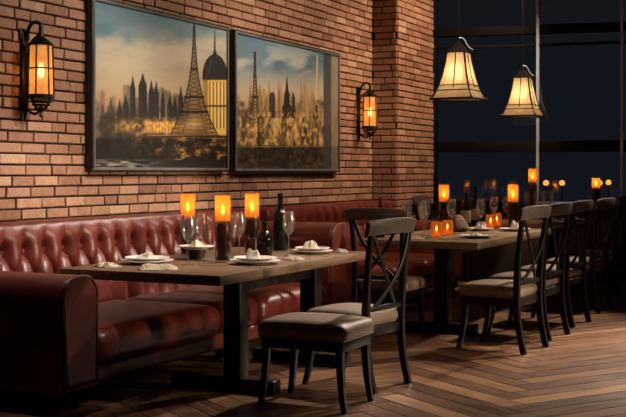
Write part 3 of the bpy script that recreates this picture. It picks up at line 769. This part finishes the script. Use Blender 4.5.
# ------------------------------------------------------------------ wall sconces and pendants
def sconce(x, label):
    t = thing('wall_sconce', label, 'sconce', (x, WY, 1.75), 0, 'amber wall sconces')
    y = WY-.004; L = y-.155
    m = MB(); m.box(x-.032, x+.032, y-.022, y, 1.84, 2.36, .006)
    m.box(x-.05, x+.05, y-.018, y, 2.30, 2.38, .008); m.box(x-.042, x+.042, y-.018, y, 1.86, 1.93, .008)
    m.tube([(x, y-.012, 1.86), (x, y-.02, 1.80), (x, y-.012, 1.74)], [.022, .014, .004]); m.build('backplate', IRON, t)
    m = MB()
    m.tube(bez((x, y-.02, 2.30), (x, y-.06, 2.47), (x, L, 2.40), 10), .013); m.tube([(x, L, 2.41), (x, L, 2.30)], [.013, .02])
    m.tube(bez((x, y-.02, 2.22), (x, L+.09, 2.30), (x, L+.02, 2.33), 8), .008)
    m.build('bracket', IRON, t)
    m = MB(); m.tube(bez((x, y-.02, 1.84), (x, L+.03, 1.74), (x, L, 1.85), 10), .010); m.build('scroll', IRON, t)
    m = MB()
    m.lathe([(.078, 2.255), (.084, 2.262), (.078, 2.272), (.045, 2.30), (.02, 2.318)], 24, (x, L, 0))
    for rz, rr in ((1.918, .086), (2.10, .081)):
        m.tube([(x+rr*math.cos(a), L+rr*math.sin(a), rz) for a in [2*PI*k/24 for k in range(25)]], .006, 6)
    for k in range(6):
        a = 2*PI*k/6+.3; m.tube([(x+.078*math.cos(a), L+.078*math.sin(a), 2.26), (x+.088*math.cos(a), L+.088*math.sin(a), 1.905)], .0055, 6)
    m.lathe([(.090, 1.895), (.092, 1.905), (.086, 1.915), (.02, 1.915)], 24, (x, L, 0))
    for q, rr in ((1.875, .075), (1.852, .058), (1.83, .04)):
        m.tube([(x+rr*math.cos(a), L+rr*math.sin(a), q) for a in [2*PI*k/20 for k in range(21)]], .007, 6)
    for k in range(4):
        a = 2*PI*k/4; m.tube([(x+.088*math.cos(a), L+.088*math.sin(a), 1.90), (x+.06*math.cos(a), L+.06*math.sin(a), 1.85), (x, L, 1.80)], .006, 6)
    m.lathe([(.003, 1.765), (.015, 1.78), (.008, 1.80), (.02, 1.815)], 12, (x, L, 0))
    m.build('cage', IRON, t)
    m = MB(); m.lathe([(.080, 1.915), (.072, 2.26)], 28, (x, L, 0), cap=False); m.build('glass_shade', SCONCEGLASS, t)
    m = MB(); m.lathe([(.003, 2.035), (.016, 2.045), (.022, 2.075), (.017, 2.11), (.01, 2.14)], 14, (x, L, 0)); m.build('bulb', BULB, t)
    lt = bpy.data.lights.new('sconce_light', 'POINT'); lt.energy = 5.0; lt.color = (1, .58, .25); lt.shadow_soft_size = .05
    lo = bpy.data.objects.new('sconce_light', lt); COL.objects.link(lo); lo.location = (0, L-WY, 2.08-1.75); lo.parent = t
    t.matrix_basis = Matrix.Translation((x, WY, 1.705))
    return t
sconce(x_on(25, WY-.02), 'iron wall sconce with amber glass left of the paintings')
sconce(x_on(359, WY-.02), 'iron wall sconce with amber glass between the paintings and the pillar')

def pendant(x, y, zb, label, rz):
    t = thing('pendant_lamp', label, 'pendant lamp', (x, y, zb), rz, 'stained glass pendant lamps')
    n = 4; H = .46
    prof = [(.300, 0), (.272, .022), (.222, .11), (.176, .23), (.143, .35), (.122, H)]
    def ring(r, z): return [Vector((r*math.cos(2*PI*k/n), r*math.sin(2*PI*k/n), z)) for k in range(n)]
    m = MB(); m.sharp = 20; m.grid([ring(r, z) for r, z in prof], closed_v=True); m.build('shade', SHADE, t, local=True)
    m = MB()
    for k in range(n):
        a = 2*PI*k/n
        m.tube([((r+.003)*math.cos(a), (r+.003)*math.sin(a), z) for r, z in prof], .010, 6)
        a2 = a+PI/n; ca = math.cos(PI/n)
        m.tube([((r*ca+.002)*math.cos(a2), (r*ca+.002)*math.sin(a2), z) for r, z in prof[2:]], .005, 5)
    for z, w in ((0, .012), (.085, .005), (.135, .005), (H, .008)):
        r = np.interp(z, [p[1] for p in prof], [p[0] for p in prof])+.002
        rg = ring(r, z); m.tube(rg+[rg[0]], w, 6)
    m.build('leading', IRON, t, local=True)
    m = MB(); m.sharp = 20; V = m.grid([ring(.134, H), ring(.070, H+.055), ring(.022, H+.10), ring(.012, H+.14)], closed_v=True); m.face(V[-1]); m.build('cap', IRON, t, local=True)
    m = MB(); m.tube(bez((0, 0, H+.14), (.05, 0, H+.16), (.075, 0, H+.10), 8) + bez((.075, 0, H+.10), (.10, 0, H+.05), (.15, 0, H+.03), 8)[1:], .006, 6); m.build('hook', STEEL, t, local=True)
    m = MB(); m.tube([(0, 0, H+.12), (0, 0, ZC-zb)], .004, 6); m.lathe([(.05, ZC-zb-.03), (.05, ZC-zb)], 16); m.build('cord', BLACKWOOD, t, local=True)
    m = MB(); m.lathe([(.003, .17), (.03, .18), (.042, .22), (.03, .27), (.016, .31)], 16); m.build('bulb', BULB, t, local=True)
    lt = bpy.data.lights.new('pendant_light', 'POINT'); lt.energy = 7.5; lt.color = (1, .74, .46); lt.shadow_soft_size = .06
    lo = bpy.data.objects.new('pendant_light', lt); COL.objects.link(lo); lo.location = (0, 0, .24); lo.parent = t
pendant(10.3, 3.44, 2.06, 'four-sided stained glass pendant lamp nearer the brick pillar', TH+PI/4-PI/2+R(-28))
pendant(12.86, 3.50, 2.01, 'four-sided stained glass pendant lamp further from the pillar, hanging lower in front of the window', TH+PI/4-PI/2+R(-26))

# ------------------------------------------------------------------ table ware
def protos():
    P = {}
    return P
def inst(cache, key, maker, x, y, z, rz, label, group):
    if key not in cache:
        o = maker(); cache[key] = o
        o.matrix_basis = Matrix.Translation((x, y, z)) @ Matrix.Rotation(rz, 4, 'Z'); o['label'] = label
        if group: o['group'] = group
        return o
    return dup(cache[key], (x, y, z), rz, label, group)
K = {}
def mk_candle(h=.455, r=.057):
    def f():
        t = thing('hurricane_candle', 'x', 'candle holder')
        gh = h*.40
        m = MB(); m.lathe([(r, .004), (r, h), (r-.004, h), (r-.004, .012), (.001, .012)], 30, cap=True); m.build('glass_cylinder', HURR, t, local=True)
        m = MB(); m.lathe([(r-.006, h-gh), (r-.006, h-.012)], 28, cap=False); m.build('amber_sleeve', AMBERSLEEVE, t, local=True)
        fz = h-gh*.62
        m = MB(); m.lathe([(.001, fz-.03), (.010, fz-.016), (.013, fz), (.007, fz+.022), (.0005, fz+.045)], 12); m.build('flame', FLAME, t, local=True)
        m = MB(); m.lathe([(r-.006, .013), (r-.006, h*.26), (r-.011, h*.28), (r-.006, h*.30), (r-.006, h-gh-.03), (r-.012, h-gh-.012), (.004, h-gh-.02)], 26); m.build('wax_base', REDGLASS, t, local=True)
        lt = bpy.data.lights.new('candle_light', 'POINT'); lt.energy = .8; lt.color = (1, .50, .16); lt.shadow_soft_size = .02
        lo = bpy.data.objects.new('candle_light', lt); COL.objects.link(lo); lo.location = (0, 0, fz+.03); lo.parent = t
        return t
    return f
def mk_wine():
    t = thing('wine_glass', 'x', 'wine glass')
    m = MB(); m.lathe([(.040, .0), (.040, .003), (.014, .008), (.005, .02), (.0045, .13), (.008, .148)], 24)
    m.build('stem', CLEAR, t, local=True)
    m = MB(); m.lathe([(.008, .148), (.026, .165), (.042, .20), (.047, .235), (.043, .28), (.036, .32), (.0345, .32), (.0415, .28), (.0455, .235), (.0405, .20), (.025, .168), (.001, .153)], 26, cap=False)
    m.build('bowl', CLEAR, t, local=True)
    return t
def mk_tumbler():
    t = thing('tumbler', 'x', 'glass')
    m = MB(); m.lathe([(.036, 0), (.045, .16), (.043, .16), (.034, .012), (.001, .012)], 24); m.build('body', CLEAR, t, local=True)
    return t
def mk_amber():
    t = thing('votive_glass', 'x', 'candle holder')
    m = MB(); m.lathe([(.034, 0), (.05, .02), (.052, .09), (.044, .135)], 24, cap=False); m.build('glass_cup', AMBER, t, local=True)
    m = MB(); m.lathe([(.0005, .055), (.009, .065), (.010, .078), (.004, .095), (.0005, .105)], 12); m.build('flame', FLAME, t, local=True)
    m = MB(); m.lathe([(.03, .014), (.034, .045), (.004, .055)], 18); m.build('candle', WAX, t, local=True)
    return t
def mk_bottle(h, r, squat=False, red=False, label_=True):
    def f():
        t = thing('wine_bottle', 'x', 'bottle')
        if squat: pr = [(r*.9, 0), (r, .01), (r*1.02, h*.5), (r*.95, h*.60), (r*.6, h*.70), (r*.30, h*.76), (r*.25, h*.9), (r*.32, h*.92), (r*.32, h*.97), (r*.25, h)]
        else: pr = [(r*.9, 0), (r, .01), (r, h*.56), (r*.93, h*.63), (r*.62, h*.70), (r*.36, h*.76), (r*.32, h*.93), (r*.38, h*.94), (r*.38, h*.97), (r*.33, h)]
        m = MB(); m.lathe(pr, 28); m.build('body', BOTTLE, t, local=True)
        if label_:
            m = MB(); m.lathe([(r*1.004, h*.16), (r*1.012, h*.165), (r*1.012, h*.44), (r*1.004, h*.445)], 28, cap=False); m.build('paper_label', PAPER, t, local=True)
        m = MB(); m.lathe([(r*.345, h*.86), (r*.36, h*.93), (r*.41, h*.938), (r*.41, h*.972), (r*.36, h*1.004), (.001, h*1.006)], 20); m.build('foil', FOILRED if red else BOTTLE, t, local=True)
        return t
    return f
def plate_prof(r): return [(r*.55, 0), (r*.6, .004), (r*.72, .010), (r, .022), (r, .026), (r*.72, .016), (r*.62, .010), (.001, .009)]
def mk_plate(r):
    def f():
        t = thing('dinner_plate', 'x', 'plate')
        m = MB(); m.lathe(plate_prof(r), 40); m.build('dish', CERAMIC, t, local=True)
        # a fine ring on the rim
        m = MB(); m.tube([(r*math.cos(a), r*math.sin(a), .0245) for a in [2*PI*k/40 for k in range(41)]], .0035, 6); m.build('rim', CERAMIC, t, local=True)
        return t
    return f
def crumpled(mb, w, d, h, seed, n=26, peak=1.0):
    rs = random.Random(seed); ph = [rs.uniform(0, 6.28) for _ in range(8)]; fr = [rs.uniform(7, 16)/max(w, d)*.25 for _ in range(8)]
    rg = [(rs.uniform(0, PI), rs.uniform(-.25, .25), rs.uniform(.28, .5), rs.uniform(.55, 1), rs.uniform(-.3, .5)) for _ in range(4)]
    def zf(u, v):
        e = max(0, 1-abs(u)**4)*max(0, 1-abs(v)**4); best = 0
        for a_, o_, w_, h_, t_ in rg:       # folded ridges running different ways
            c, q = u*math.cos(a_)+v*math.sin(a_)-o_, -u*math.sin(a_)+v*math.cos(a_)
            best = max(best, h_*max(0, 1-abs(c)/w_)*max(0, min(1, .55+q*t_*1.6)))
        r = sum(abs(math.sin(ph[k] + fr[k]*60*(u*w/2*math.cos(k*.9)+v*d/2*math.sin(k*.9)))) for k in range(3))/3
        return h*e*((.62*best*min(1.4, peak+.2) + .22*r)+.06)
    top, bot = [], []
    for i in range(n+1):
        rt, rb = [], []
        for j in range(n+1):
            u, v = -1+2*i/n, -1+2*j/n
            a = 1+.10*math.sin(5*u+ph[5])+.08*math.sin(6*v+ph[6])
            x, y = u*w/2*(1-.18*v*v*a), v*d/2*(1-.18*u*u*a)
            z = zf(u, v); rt.append(Vector((x, y, z+.004))); rb.append(Vector((x, y, max(0, z-.003)*.9)))
        top.append(rt); bot.append(rb)
    A = mb.grid(top); B = mb.grid(bot)
    for i in range(n):
        mb.face([A[i][0], A[i+1][0], B[i+1][0], B[i][0]]); mb.face([A[i][n], B[i][n], B[i+1][n], A[i+1][n]])
        mb.face([A[0][i], B[0][i], B[0][i+1], A[0][i+1]]); mb.face([A[n][i], A[n][i+1], B[n][i+1], B[n][i]])
def napkin(x, y, z, w, d, h, rz, seed, label, group=None, peak=1.0, kind='cloth_napkin', mat=None):
    m = MB(); m.sharp = 60; crumpled(m, w, d, h, seed, peak=peak); o = m.build(kind, mat or LINEN); o.matrix_basis = Matrix.Translation((x, y, z)) @ Matrix.Rotation(rz, 4, 'Z')
    return tag(o, label, 'napkin', group)
def fork(x, y, z, rz, label, knife=False):
    m = MB()
    m.tube([(-.10, 0, .004), (-.03, 0, .008), (.02, 0, .006), (.05, 0, .005)], 0, square=[(.010, .003), (.007, .004), (.005, .003), (.008, .003)])
    if knife: m.tube([(.045, 0, .004), (.08, .002, .004), (.12, 0, .004)], 0, square=[(.016, .003), (.018, .002), (.005, .001)])
    else:
        m.tube([(.045, 0, .005), (.06, 0, .004), (.07, 0, .004)], 0, square=[(.010, .003), (.022, .003), (.024, .002)])
        for k in range(4): m.tube([(.068, -.009+.006*k, .004), (.11, -.009+.006*k, .007)], .0016, 5)
    o = m.build('table_knife' if knife else 'table_fork', SILVER); o.matrix_basis = Matrix.Translation((x, y, z)) @ Matrix.Rotation(rz, 4, 'Z')
    return tag(o, label, 'cutlery', 'cutlery on the tables')

Z1, Z2 = .75, .78
G = 'tall hurricane candles'
def candle(x, y, z, label, h=.455): return inst(K, ('c', h), mk_candle(h), x, y, z, 0, label, G)
candle(6.70, 4.27, Z1, 'tall amber candle cylinder on the near table, nearest the sofa back')
candle(6.33, 3.76, Z1, 'tall amber candle cylinder in the middle of the near table, glowing red below')
candle(6.98, 3.90, Z1, 'tall amber candle cylinder beside the squat dark bottle on the near table')
candle(*at(444, 229, Z2), Z2, 'tall amber candle on the far table, in front of the brick pillar edge')
candle(*at(513, 229, Z2), Z2, 'tall amber candle on the far table, behind the white napkin plates')
s = s_on(532.5, .12); p = W0 + WD*s + WN*.12; candle(p.x, p.y, sill_z, 'tall amber candle on the window ledge above the glasses')
s = s_on(596, .12); p = W0 + WD*s + WN*.12; candle(p.x, p.y, sill_z, 'shorter amber candle on the window ledge at the far end', h=.34)

G = 'wine glasses on the near table'
for x, y, lab in ((6.03, 3.84, 'clear wine glass nearest the front edge of the near table, beside the stacked plates'), (6.33, 3.93, 'clear wine glass in front of the small dark bowl'),
                  (6.60, 3.79, 'clear wine glass behind the middle place setting, between two candles'), (7.22, 4.03, 'clear wine glass furthest back, behind the squat dark bottle'),
                  (6.98, 3.60, 'clear wine glass standing in front of the tall dark bottle')):
    inst(K, 'w', mk_wine, x, y, Z1, 0, lab, G)
o = inst(K, 'b1', mk_bottle(.435, .057, label_=False), 7.46, 3.92, Z1, 0, 'tall dark wine bottle at the far end of the near table', None)
o = inst(K, 'b2', mk_bottle(.25, .056, squat=True, label_=False), 6.84, 3.72, Z1, 0, 'squat dark narrow-necked bottle between candle and wine glass', None)
o.name = 'squat_bottle'

# place settings on the near table: plate on plate with a napkin on top
def setting(x, y, z, r, names, seed, peak=1.2, nap=(.15, .12, .05)):
    inst(K, ('p', r), mk_plate(r), x, y, z, 0, names[0], 'white plates on the tables')
    inst(K, ('p', r*.86), mk_plate(r*.86), x, y, z+.0185, 0, names[1], 'white plates on the tables')
    napkin(x-.01, y+.01, z+.0185+.0105, *nap, random.uniform(0, 3), seed, names[2], 'napkins on the plates', peak)
setting(5.99, 4.13, Z1, .168, ('cream dinner plate on the near table by the sofa, lower of its pair', 'cream plate stacked on a larger one at the sofa side of the near table', 'white napkin heaped on the plates at the sofa side'), 3, nap=(.145, .11, .06))
setting(6.29, 3.49, Z1, .163, ('cream dinner plate at the near table corner, lower of its pair', 'cream plate stacked on a larger one at the near table corner', 'white napkin folded upright on the plates at the table corner'), 5, nap=(.13, .10, .085))
setting(7.28, 3.56, Z1, .148, ('cream dinner plate at the far end of the near table, lower of its pair', 'cream plate stacked on a larger one beneath the tall dark bottle', 'white pointed napkin on the plates beside the tall bottle'), 8, nap=(.125, .095, .10))
b = MB(); b.lathe([(.05, 0), (.062, .01), (.072, .045), (.074, .062), (.068, .062), (.06, .03), (.001, .012)], 28)
o = b.build('serving_bowl', DARKCERAM); o.matrix_basis = Matrix.Translation((6.49, 4.07, Z1)); tag(o, 'small dark round bowl carrying a white plate on the near table', 'bowl')
inst(K, ('p', .122), mk_plate(.122), 6.49, 4.07, Z1+.0635, 0, 'small white plate resting on the dark bowl', 'white plates on the tables')
napkin(6.49, 4.07, Z1+.0635+.0105, .125, .10, .07, 1.0, 17, 'white napkin heaped on the small plate above the dark bowl', 'napkins on the plates', 1.3)
napkin(5.70, 4.24, Z1, .20, .14, .04, 1.2, 21, 'crumpled tan lace napkin at the outer corner of the near table', peak=1.1, mat=LACE)
napkin(5.67, 3.83, Z1, .16, .25, .045, .5, 22, 'crumpled tan lace napkin at the front edge of the near table', peak=1.1, mat=LACE)
napkin(6.72, 3.42, Z1, .16, .12, .035, .8, 23, 'small crumpled tan lace napkin on the long edge of the near table', peak=1.1, mat=LACE)
napkin(7.49, 3.42, Z1, .14, .10, .035, .4, 24, 'small crumpled tan lace napkin at the far corner of the near table', peak=1.1, mat=LACE)
fork(5.99, 3.62, Z1, R(100), 'silver fork lying left of the table corner plates', False)
fork(6.05, 3.36, Z1, R(70), 'silver knife lying at the corner of the near table', True)
fork(6.62, 3.40, Z1, R(60), 'silver knife beside the small napkin on the long edge', True)
fork(7.02, 3.40, Z1, R(75), 'silver fork between the two plate settings on the long edge', False)

# far table
G2 = 'wine glasses on the far table'
for x, y, lab in ((8.93, 3.30, 'clear wine glass behind the near-end chair on the far table'), (9.30, 3.42, 'clear wine glass between the first two amber votives'),
                  (9.02, 3.49, 'clear wine glass beside the slim dark bottle on the far table'),
                  (9.73, 3.32, 'clear wine glass in front of the far table candle'), (9.86, 3.08, 'clear wine glass behind the front plate of the far table'),
                  (10.68, 3.20, 'clear wine glass beside the rear napkin plate'), (11.13, 3.20, 'clear wine glass left of the candle near the row of chairs'),
                  (11.72, 3.28, 'clear wine glass furthest along the far table')):
    inst(K, 'w', mk_wine, x, y, Z2, 0, lab, G2)
for x, y, lab in ((9.12, 3.25, 'glowing amber votive glass, first on the far table'), (9.47, 3.27, 'glowing amber votive glass beside the first one on the far table'), (10.90, 3.30, 'glowing amber votive glass between the far napkins'), (11.32, 3.36, 'glowing amber votive glass near the far candle')):
    inst(K, 'a', mk_amber, x, y, Z2, 0, lab, 'amber votive glasses')
inst(K, 'b3', mk_bottle(.42, .05, red=True), 10.52, 3.44, Z2, 0, 'dark wine bottle with red foil on the far table', 'wine bottles on the far table')
inst(K, 'b4', mk_bottle(.41, .05), 11.2, 3.56, Z2, 0, 'dark wine bottle behind the red-foiled one', 'wine bottles on the far table')
inst(K, 'b5', mk_bottle(.352, .04, red=True, label_=False), 8.88, 3.68, Z2, 0, 'slim dark bottle showing its neck above the near-end chair', None)
def setting2(x, y, r, names, seed, nap):
    inst(K, ('p', r), mk_plate(r), x, y, Z2, 0, names[0], 'white plates on the tables')
    napkin(x, y, Z2+.0105, *nap, random.uniform(0, 3), seed, names[1], 'napkins on the plates', 1.2)
setting2(9.16, 2.90, .148, ('cream plate at the front corner of the far table', 'white napkin on the front plate of the far table'), 31, (.15, .12, .05))
setting2(10.40, 2.91, .148, ('cream plate on the far table beside the first chair back', 'white napkin standing on the plate beside the first chair back'), 32, (.14, .12, .11))
setting2(10.30, 3.22, .122, ('small plate in the middle of the far table near the bottles', 'white napkin heaped near the wine bottles'), 33, (.11, .10, .11))
setting2(12.03, 2.92, .148, ('cream plate on the far table between the second and third chairs', 'white napkin glimpsed between the second and third chair backs'), 34, (.14, .12, .08))
setting2(12.80, 2.88, .148, ('cream plate at the far end of the far table', 'white napkin at the far end of the far table'), 35, (.14, .12, .08))
fork(8.80, 3.02, Z2, R(80), 'silver fork at the near edge of the far table', False)
fork(9.40, 2.86, Z2, R(70), 'silver knife right of the front plate on the far table', True)
napkin(8.78, 3.34, Z2, .14, .2, .035, .2, 41, 'crumpled tan lace napkin at the near edge of the far table', peak=1.1, mat=LACE)
m = MB(); m.rbox(-.13, .13, -.09, .09, 0, .125, r=.061, n=14, crown=.02, fn=lambda p: Vector((p.x*(1-.45*p.z/.15), p.y*(1-.3*p.z/.15), p.z*(1+.25*p.x/.13+.05*math.sin(p.x*60)))))
o = m.build('bread_loaf', BREAD); o.matrix_basis = Matrix.Translation((10.06, 3.36, Z2)) @ Matrix.Rotation(.6, 4, 'Z'); tag(o, 'rounded brown loaf on the far table in front of the bottles', 'bread')
for px, lab in ((526, 'clear tumbler on the window ledge, first of four'), (536.5, 'clear tumbler on the window ledge beneath the tall candle'), (544, 'clear tumbler on the window ledge, third of four'), (552, 'clear tumbler on the window ledge, last of four, before the dark pane')):
    s = s_on(px, .27); p = W0 + WD*s + WN*.27
    inst(K, 't', mk_tumbler, p.x, p.y, sill_z, 0, lab, 'tumblers on the window ledge')

# ------------------------------------------------------------------ light
def spot(loc, to, energy, angle, blend=.6, color=(1, .72, .46), size=.06):
    l = bpy.data.lights.new('unseen_spot', 'SPOT'); l.energy = energy; l.spot_size = R(angle); l.spot_blend = blend; l.color = color; l.shadow_soft_size = size
    o = bpy.data.objects.new('unseen_spot', l); COL.objects.link(o); o.location = loc
    o.rotation_euler = (Vector(to)-Vector(loc)).to_track_quat('-Z', 'Y').to_euler(); return o
WARM = (1, .80, .62)
SOFT = (1, .84, .70)
spot((6.3, 1.9, 3.9), (6.3, 5.1, .95), 300, 56, color=SOFT)                    # wall washers along the bricks
spot((7.9, 1.8, 3.9), (7.9, 5.1, 1.6), 230, 72, color=WARM)
spot((9.7, 2.7, 3.9), (10.0, 5.1, 2.0), 265, 88, color=(1, .74, .52))
spot((12.25, 2.6, 3.9), (12.6, 4.8, 2.0), 340, 90, color=(1, .66, .42))
spot((6.0, .9, 3.9), (5.8, 4.8, .98), 1150, 24, color=SOFT, size=.2)            # sofa back from the aisle
spot((7.6, .9, 3.9), (7.4, 4.8, .98), 550, 24, color=SOFT, size=.2)
spot((9.8, 4.0, 3.9), (6.0, 4.7, .7), 380, 34, color=SOFT, size=.3)            # over the sofa, from further down the room
spot((9.2, 2.5, 3.9), (6.3, 3.2, .72), 1200, 29, color=SOFT, size=.15)          # near table and stool
spot((12.2, 1.2, 3.9), (9.2, 2.5, .7), 1550, 48, color=WARM, size=.12)         # far table and its chairs
spot((12.6, -.4, 3.9), (8.5, .5, 0), 4300, 44, color=(1, .80, .62), size=.25)  # aisle
spot((7.9, -3.7, 1.9), (7.1, 4.0, .42), 1500, 24, blend=.35, color=(1, .74, .50), size=.3)   # added unseen spot by the opposite wall, brightens the sofa seat
spot((5.15, 4.35, 3.9), (5.02, 4.4, .76), 130, 24, color=SOFT, size=.1)        # added downlight to brighten the near arm of the sofa
w = bpy.data.worlds.new('night'); scene.world = w; w.use_nodes = True
bg = w.node_tree.nodes['Background']; bg.inputs[0].default_value = (.40, .46, .60, 1); bg.inputs[1].default_value = .022

# ------------------------------------------------------------------ camera
cam = bpy.data.cameras.new('camera'); co = bpy.data.objects.new('camera', cam); COL.objects.link(co); scene.camera = co
cam.sensor_width = 36; cam.lens = F_PX/626*36; cam.clip_end = 100; cam.clip_start = .05
cam.shift_y = -(208.5-HY)/626
fw = Vector((CT, ST, 0)); co.location = (0, 0, EYE)
co.rotation_euler = fw.to_track_quat('-Z', 'Y').to_euler()
scene.view_settings.view_transform = 'Standard'; scene.view_settings.look = 'None'; scene.view_settings.gamma = 1
scene.view_settings.exposure = 0; scene.view_settings.use_curve_mapping = False
scene.cycles.max_bounces = 8; scene.cycles.transparent_max_bounces = 24; scene.cycles.use_denoising = True
scene.cycles.sample_clamp_indirect = 4
